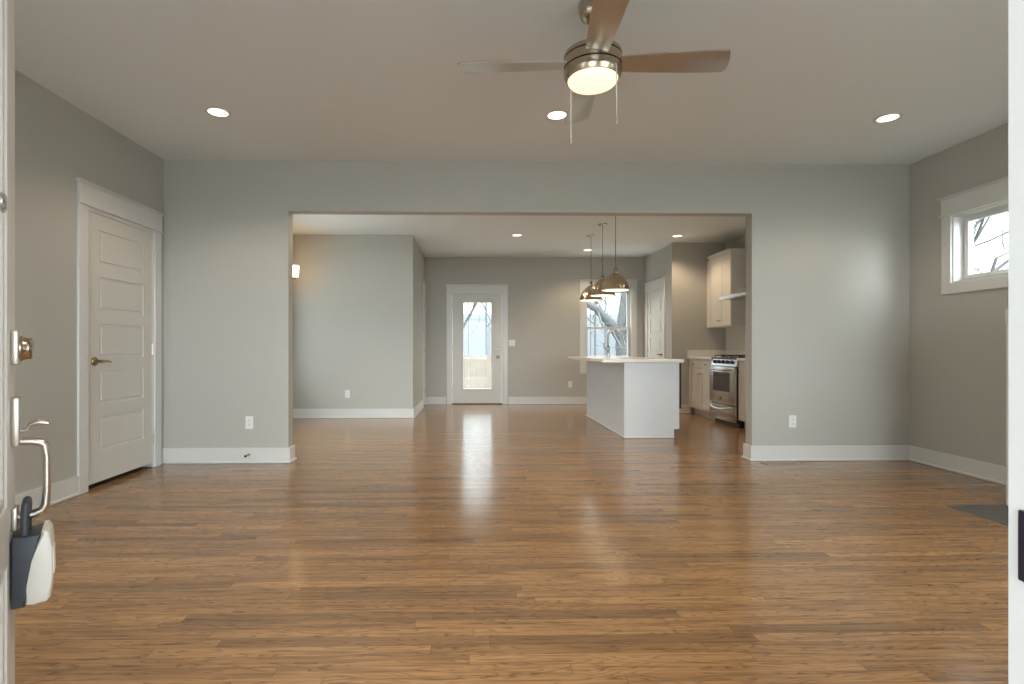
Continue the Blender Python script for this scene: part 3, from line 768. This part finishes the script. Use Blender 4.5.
# backsplash field behind the range
b = MB().box(XR - .006, XR, 4.93, YP - .004, .914, 1.40); struct(b.build('trim_2', 'tile'), 'smooth pale splashback behind the range', 'splashback')

# gas range
rg = thing('gas_range', (3.70, (RY0 + RY1) / 2, 0), 'stainless steel gas range with black grates and oven window', 'stove')
rx = 3.412
MB().box(rx + .006, XR - .03, RY0 + .002, RY1 - .002, .05, .80).box(rx + .045, XR - .03, RY0 + .002, RY1 - .002, .80, .895).build('body', 'black', rg)
b = MB(); b.box(rx + .05, XR - .05, RY0 + .02, RY1 - .02, 0, .05); b.build('toe_base', 'black', rg)
MB().box(rx, XR - .03, RY0, RY1, .895, .915, .004).build('cooktop', 'black', rg)
b = MB(Matrix(((1, 0, 0, 0), (0, 0, 1, 0), (0, 1, 0, 0), (0, 0, 0, 1))))
b.prism([(rx - .002, .80), (rx + .03, .80), (rx + .06, .912), (rx + .022, .912)], RY0, RY1, .003); cp = b.build('control_panel', 'steel', rg)
for i in range(5):
    y = RY0 + .13 + i * .125
    MB().lathe([(.026, 0), (.024, .016), (.018, .026), (.0, .028)], 20, Matrix.Translation((rx + .008, y, .855)) @ Matrix.Rotation(R(-90 + 12), 4, 'Y'), False).build('burner_knob', 'black', cp, True)
dz0, dz1 = .285, .790
od = MB().box(rx - .028, rx + .02, RY0 + .004, RY1 - .004, dz0, dz1, .006).build('oven_door', 'steel', rg, True, 30)
b = MB(); b.box(rx - .031, rx - .026, RY0 + .125, RY1 - .125, .455, .715, .002); b.build('window_frame', 'black', od)
M['oven_glass'] = mat('oven_glass', (.10, .095, .085), .08, noise=(30, .05, 0))
MB().box(rx - .0325, rx - .0305, RY0 + .15, RY1 - .15, .48, .69).build('oven_window', 'oven_glass', od)
def bow(z, sag, nm, par):
    pts = []
    for i in range(13):
        k = i / 12; y = RY0 + .06 + k * (RY1 - RY0 - .12); s = math.sin(math.pi * k)
        pts.append((rx - .030 - .045 * min(1, s * 2.2), y, z - sag * s))
    MB().tube(pts, .0125, 12).build(nm, 'nickel', par, True)
bow(.762, .012, 'door_handle', od)
# maker's mark on the oven door: small dark emblem of two strokes
b = MB(); ym = (RY0 + RY1) / 2 + .02
b.box(rx - .0295, rx - .0275, ym - .028, ym - .012, .335, .385); b.box(rx - .0295, rx - .0275, ym + .008, ym + .030, .335, .365); b.box(rx - .0295, rx - .0275, ym - .012, ym + .012, .338, .350)
b.build('emblem', 'slot', od)
dr = MB().box(rx - .026, rx + .02, RY0 + .004, RY1 - .004, .062, .272, .005).build('warming_drawer', 'steel', rg, True, 30)
bow(.250, .035, 'drawer_handle', dr)
for yy in (RY0 + .14, RY0 + .38, RY0 + .62):
    b = MB()
    for s in (-.1, .1): b.box(rx + .05, XR - .08, yy + s - .006, yy + s + .006, .935, .948)
    for xx in (rx + .05, rx + .27, XR - .092): b.box(xx, xx + .012, yy - .106, yy + .106, .935, .948)
    for xx in (rx + .16, rx + .38): b.box(xx - .05, xx + .05, yy - .005, yy + .005, .938, .950); b.box(xx - .005, xx + .005, yy - .1, yy + .1, .938, .950)
    for xx in (rx + .052, XR - .09):
        for s in (-.1, .1): b.box(xx, xx + .01, yy + s - .005, yy + s + .005, .912, .938)
    for xx in (rx + .16, rx + .38): b.lathe([(.04, .913), (.04, .922), (.03, .928)], 18, at(xx, yy, 0))
    b.build('grate', 'iron', rg)

# range hood
hd = thing('range_hood', (3.78, (RY0 + RY1) / 2, 1.72), 'stainless range hood beside the upper cabinet', 'range hood')
b = MB(); hz = 1.735; hx = 3.515; RY0, RY1 = 6.745, 7.505
pa = [(hx, RY0, hz), (hx, RY1, hz), (XR - .002, RY1, hz), (XR - .002, RY0, hz)]
lev = [(hx, RY0, RY1, hz), (hx, RY0, RY1, hz + .045), (3.57, RY0 + .03, RY1 - .03, hz + .055), (3.68, RY0 + .11, RY1 - .11, hz + .095), (3.80, RY0 + .235, RY1 - .235, hz + .20)]
rings = [[b.bm.verts.new(p) for p in ((x, a, z), (x, c, z), (XR - .002, c, z), (XR - .002, a, z))] for x, a, c, z in lev]
for r0, r1 in zip(rings, rings[1:]):
    for i in range(4): b.bm.faces.new((r0[i], r0[(i + 1) % 4], r1[(i + 1) % 4], r1[i]))
b.bm.faces.new(rings[0]); b.bm.faces.new(rings[-1])
b.build('canopy', 'steel', hd)
MB().box(3.81, XR - .002, RY0 + .24, RY1 - .24, hz + .19, CEIL - .002).build('chimney', 'steel', hd)

# upper cabinet
uc = thing('wall_cabinet', (3.86, 7.915, 1.37), 'cream two-door upper cabinet with crown beside the hood', 'cabinet')
UX, UY0, UY1 = 3.71, 7.512, 8.18
MB().box(UX, XR - .002, UY0, UY1, 1.372, 2.44, .002).build('carcass', 'cab', uc)
MB().box(UX + .02, XR - .002, UY1, YP - .002, 1.372, 2.44).build('filler', 'cab', uc)
um = (UY0 + UY1) / 2
for p, q, ky in ((UY0 + .002, um - .0015, um - .032), (um + .0015, UY1 - .002, um + .032)):
    b = MB(); shaker(b, p, q, 1.378, 2.40, UX, -1); d = b.build('door', 'cab', uc)
    knob(d, UX - .019, ky, 1.46)
b = MB()
for k, (o_, z0, z1) in enumerate(((.022, 2.40, 2.425), (.034, 2.425, 2.445), (.050, 2.445, 2.465), (.060, 2.465, 2.482))):
    b.box(UX - o_, XR - .002, UY0 - o_ + .012, UY1 + .02, z0, z1, .003)
b.build('crown_moulding', 'cab', uc)

# ------------------------------------------------------------------ outdoors
g = MB().box(-60, 60, 9.96, 90, -.80, -.60).build('ground_back', 'lawn'); struct(g, 'pale winter lawn behind the house', 'ground')
g = MB().box(-60, 60, -40, .19, -.40, -.14).build('ground_front', 'concrete'); struct(g, 'ground in front of the house', 'ground')
b = MB()
b.xf = Matrix(((0, 0, 1, 0), (1, 0, 0, 0), (0, 1, 0, 0), (0, 0, 0, 1)))
b.prism([(52, -.7), (58, 1.6), (66, 4.2), (78, 6.2), (90, 6.8), (90, -.7)], -60, 70); b.xf = Matrix.Identity(4)
struct(b.build('hill', 'woods', None, True), 'grey wooded slope far behind the back fence', 'hill')
g = MB().box(-60, -3.20, .19, 9.96, -.80, -.60).build('ground_side', 'lawn'); struct(g, 'lawn beside the dining side wall', 'ground')
g = MB().box(-3.0, 4.2, .20, 9.95, -.80, -.121).build('foundation', 'concrete'); struct(g, 'concrete foundation under the house', 'foundation')
g = MB().box(4.40, 60, .19, 9.96, -.80, -.60).build('ground_side', 'lawn'); struct(g, 'ground beside the house', 'ground')

g = MB().box(-3.2, 4.4, 9.97, 13.7, -.60, -.57).build('reflector', 'concrete'); struct(g, 'unseen pale concrete patio between house and fence', 'reflector')  # unseen slab added to bounce daylight up to the kitchen ceiling
g = MB().box(-8.5, -3.21, .2, 9.9, -.60, -.57).build('bounce_slab', 'concrete'); struct(g, 'unseen pale concrete driveway beside the house', 'bounce_slab')  # unseen slab added to bounce daylight through the side window
b = MB(); b.box(-3.2, 4.4, -2.1, .29, 2.52, 2.64)  # unseen porch, added so its roof keeps sky light off the entry frame
struct(b.build('added_porch_roof', 'trim'), 'unseen white roof added over the entry to hold back sky light', 'porch roof')
MB().box(-3.2, 4.4, -2.1, .20, -.139, -.01).build('added_porch_floor', 'slate'); struct(bpy.data.objects['added_porch_floor'], 'unseen grey floor of the added front porch', 'porch floor')
fe = thing('wooden_fence', (0, 13.9, -.6), 'raw wooden board fence seen through the back door glass', 'fence')
b = MB(); rnd = random.Random(4)
x = -3.2
while x < 6.0:
    b.box(x, x + .138, 13.88, 13.90, -.55, .86 + rnd.uniform(-.012, .012), .004); x += .145
b.build('board_panel', 'fence', fe)
b = MB()
for z in (-.30, .15, .62): b.box(-3.2, 6.0, 13.90, 13.94, z, z + .09)
b.build('rail', 'fence', fe)
x = -3.2
while x < 6.1:
    MB().box(x - .045, x + .045, 13.94, 14.03, -.6, .80).build('post', 'fence', fe); x += 2.3

TWIG = .0055
def grow(b, p, d, L, r, depth, rnd, spread=.55, up=.12):
    """one limb of gently bending tubes, then its forks"""
    r = max(r, TWIG); pts, rad = [p.copy()], [r]
    k = 4
    for i in range(k):
        d = (d + Vector((rnd.uniform(-.16, .16), rnd.uniform(-.16, .16), rnd.uniform(-.06, .10)))).normalized()
        p = p + d * L / k; pts.append(p.copy()); rad.append(r * (1 - .42 * (i + 1) / k))
    b.tube(pts, rad, 7 if depth > 3 else (5 if depth > 1 else 3), caps=False)
    if depth == 0: return
    nb = rnd.choice((2, 3, 3)) if depth > 1 else 3
    for i in range(nb):
        j = rnd.choice((2, 3, 4)) if i else 4
        a = Vector((rnd.uniform(-1, 1), rnd.uniform(-1, 1), rnd.uniform(-.35, .6)))
        nd = (d * (1 - spread) + a.normalized() * spread + Vector((0, 0, up))).normalized()
        grow(b, pts[j], nd, L * rnd.uniform(.62, .82), rad[j] * rnd.uniform(.55, .78), depth - 1, rnd, spread, up)
def tree(loc, seed, hgt, r, depth, label, group=None, lean=(0, 0), spread=.55, limbs=4, reach=.55, f0=.5):
    rnd = random.Random(seed); b = MB(at(*loc))
    t = thing('bare_tree', loc, label, 'tree', group)
    q = MB(at(*loc)); k = 7
    def stem(f): return Vector((lean[0] * f * f, lean[1] * f * f, hgt * f))
    q.tube([stem(-.02)] + [stem(i / k) for i in range(1, k + 1)], [r * 1.25] + [r * (1.08 - .75 * i / k) for i in range(1, k + 1)], 10); q.build('trunk', 'bark', t, True)
    for i in range(limbs):
        a = 2.4 * i + rnd.uniform(-.5, .5); f = f0 + (.96 - f0) * i / max(1, limbs - 1)
        grow(b, stem(f), Vector((math.cos(a) * .7, math.sin(a) * .7, .75)).normalized(), hgt * reach * (1.25 - .5 * f), r * (1.0 - .7 * f) * .8, depth, rnd, spread)
    b.build('branches', 'bark', t, True)
    return t
BG = 'bare trees standing behind the back fence'
# yard tree outside the kitchen window: stout trunk with one heavy limb sweeping out to the side
rnd = random.Random(5); lo = Vector((4.62, 15.9, -.6))
t = thing('bare_tree', lo, 'stout bare tree outside the kitchen window with one heavy sloping limb', 'tree')
q = MB(at(*lo)); q.tube([(0, 0, -.05), (-.03, 0, .9), (-.12, 0, 1.7), (-.10, .05, 2.6), (.05, .1, 3.8), (.1, .2, 5.2)], [.30, .25, .23, .17, .13, .07], 12); q.build('trunk', 'bark', t, True)
b = MB(at(*lo)); heavy = [Vector(p) for p in ((-.12, 0, 1.85), (-.45, -.05, 2.35), (-.95, -.1, 2.85), (-1.5, -.1, 3.15), (-2.2, 0, 3.6))]
b.tube(heavy, [.17, .15, .12, .10, .06], 10)
for i, p in enumerate(heavy[1:]):
    for s_ in (-1, 1, .4): grow(b, p, Vector((rnd.uniform(-.8, .3), s_ * .5, s_ * .7 + .2)).normalized(), rnd.uniform(.7, 1.1), .032, 3, rnd, .5)
for z in (1.2, 1.6, 2.1, 2.4, 2.9, 3.4, 3.9, 4.6):
    grow(b, Vector((-.08, 0, z)), Vector((rnd.uniform(-1, 1), rnd.uniform(-.6, .6), rnd.uniform(.0, .8))).normalized(), rnd.uniform(.9, 1.4), .035, 3, rnd, .5)
b.build('branches', 'bark', t, True)
tree((-1.35, 18.5, -.6), 8, 5.5, .085, 4, 'bare tree with crossing branches behind the fence, seen through the back door', lean=(2.2, 0), limbs=7, reach=.42, f0=.28)
TWIG = .010
tree((7.3, 8.25, -.6), 9, 4.4, .055, 5, 'bare twiggy tree outside the small high window', spread=.6, limbs=20, reach=.40, f0=.3)
TWIG = .0055
far = tree((.55, 26, -.6), 21, 9.0, .055, 3, 'slim bare tree in the hazy woods behind the fence', BG, spread=.40, limbs=8, reach=.20, f0=.30)
for x, y, a in ((-.9, 33.5, 1.0), (1.35, 40.5, 2.2), (-.6, 47.5, .7), (5.4, 23.5, 3.0), (7.6, 30.5, 4.1), (8.4, 38, .5), (12.0, 35, 5.2), (11.5, 45.5, 2.9), (7.2, 46, 1.7)):
    dup(far, (x, y, -.6), 'slim bare tree in the hazy woods behind the fence', BG, a)
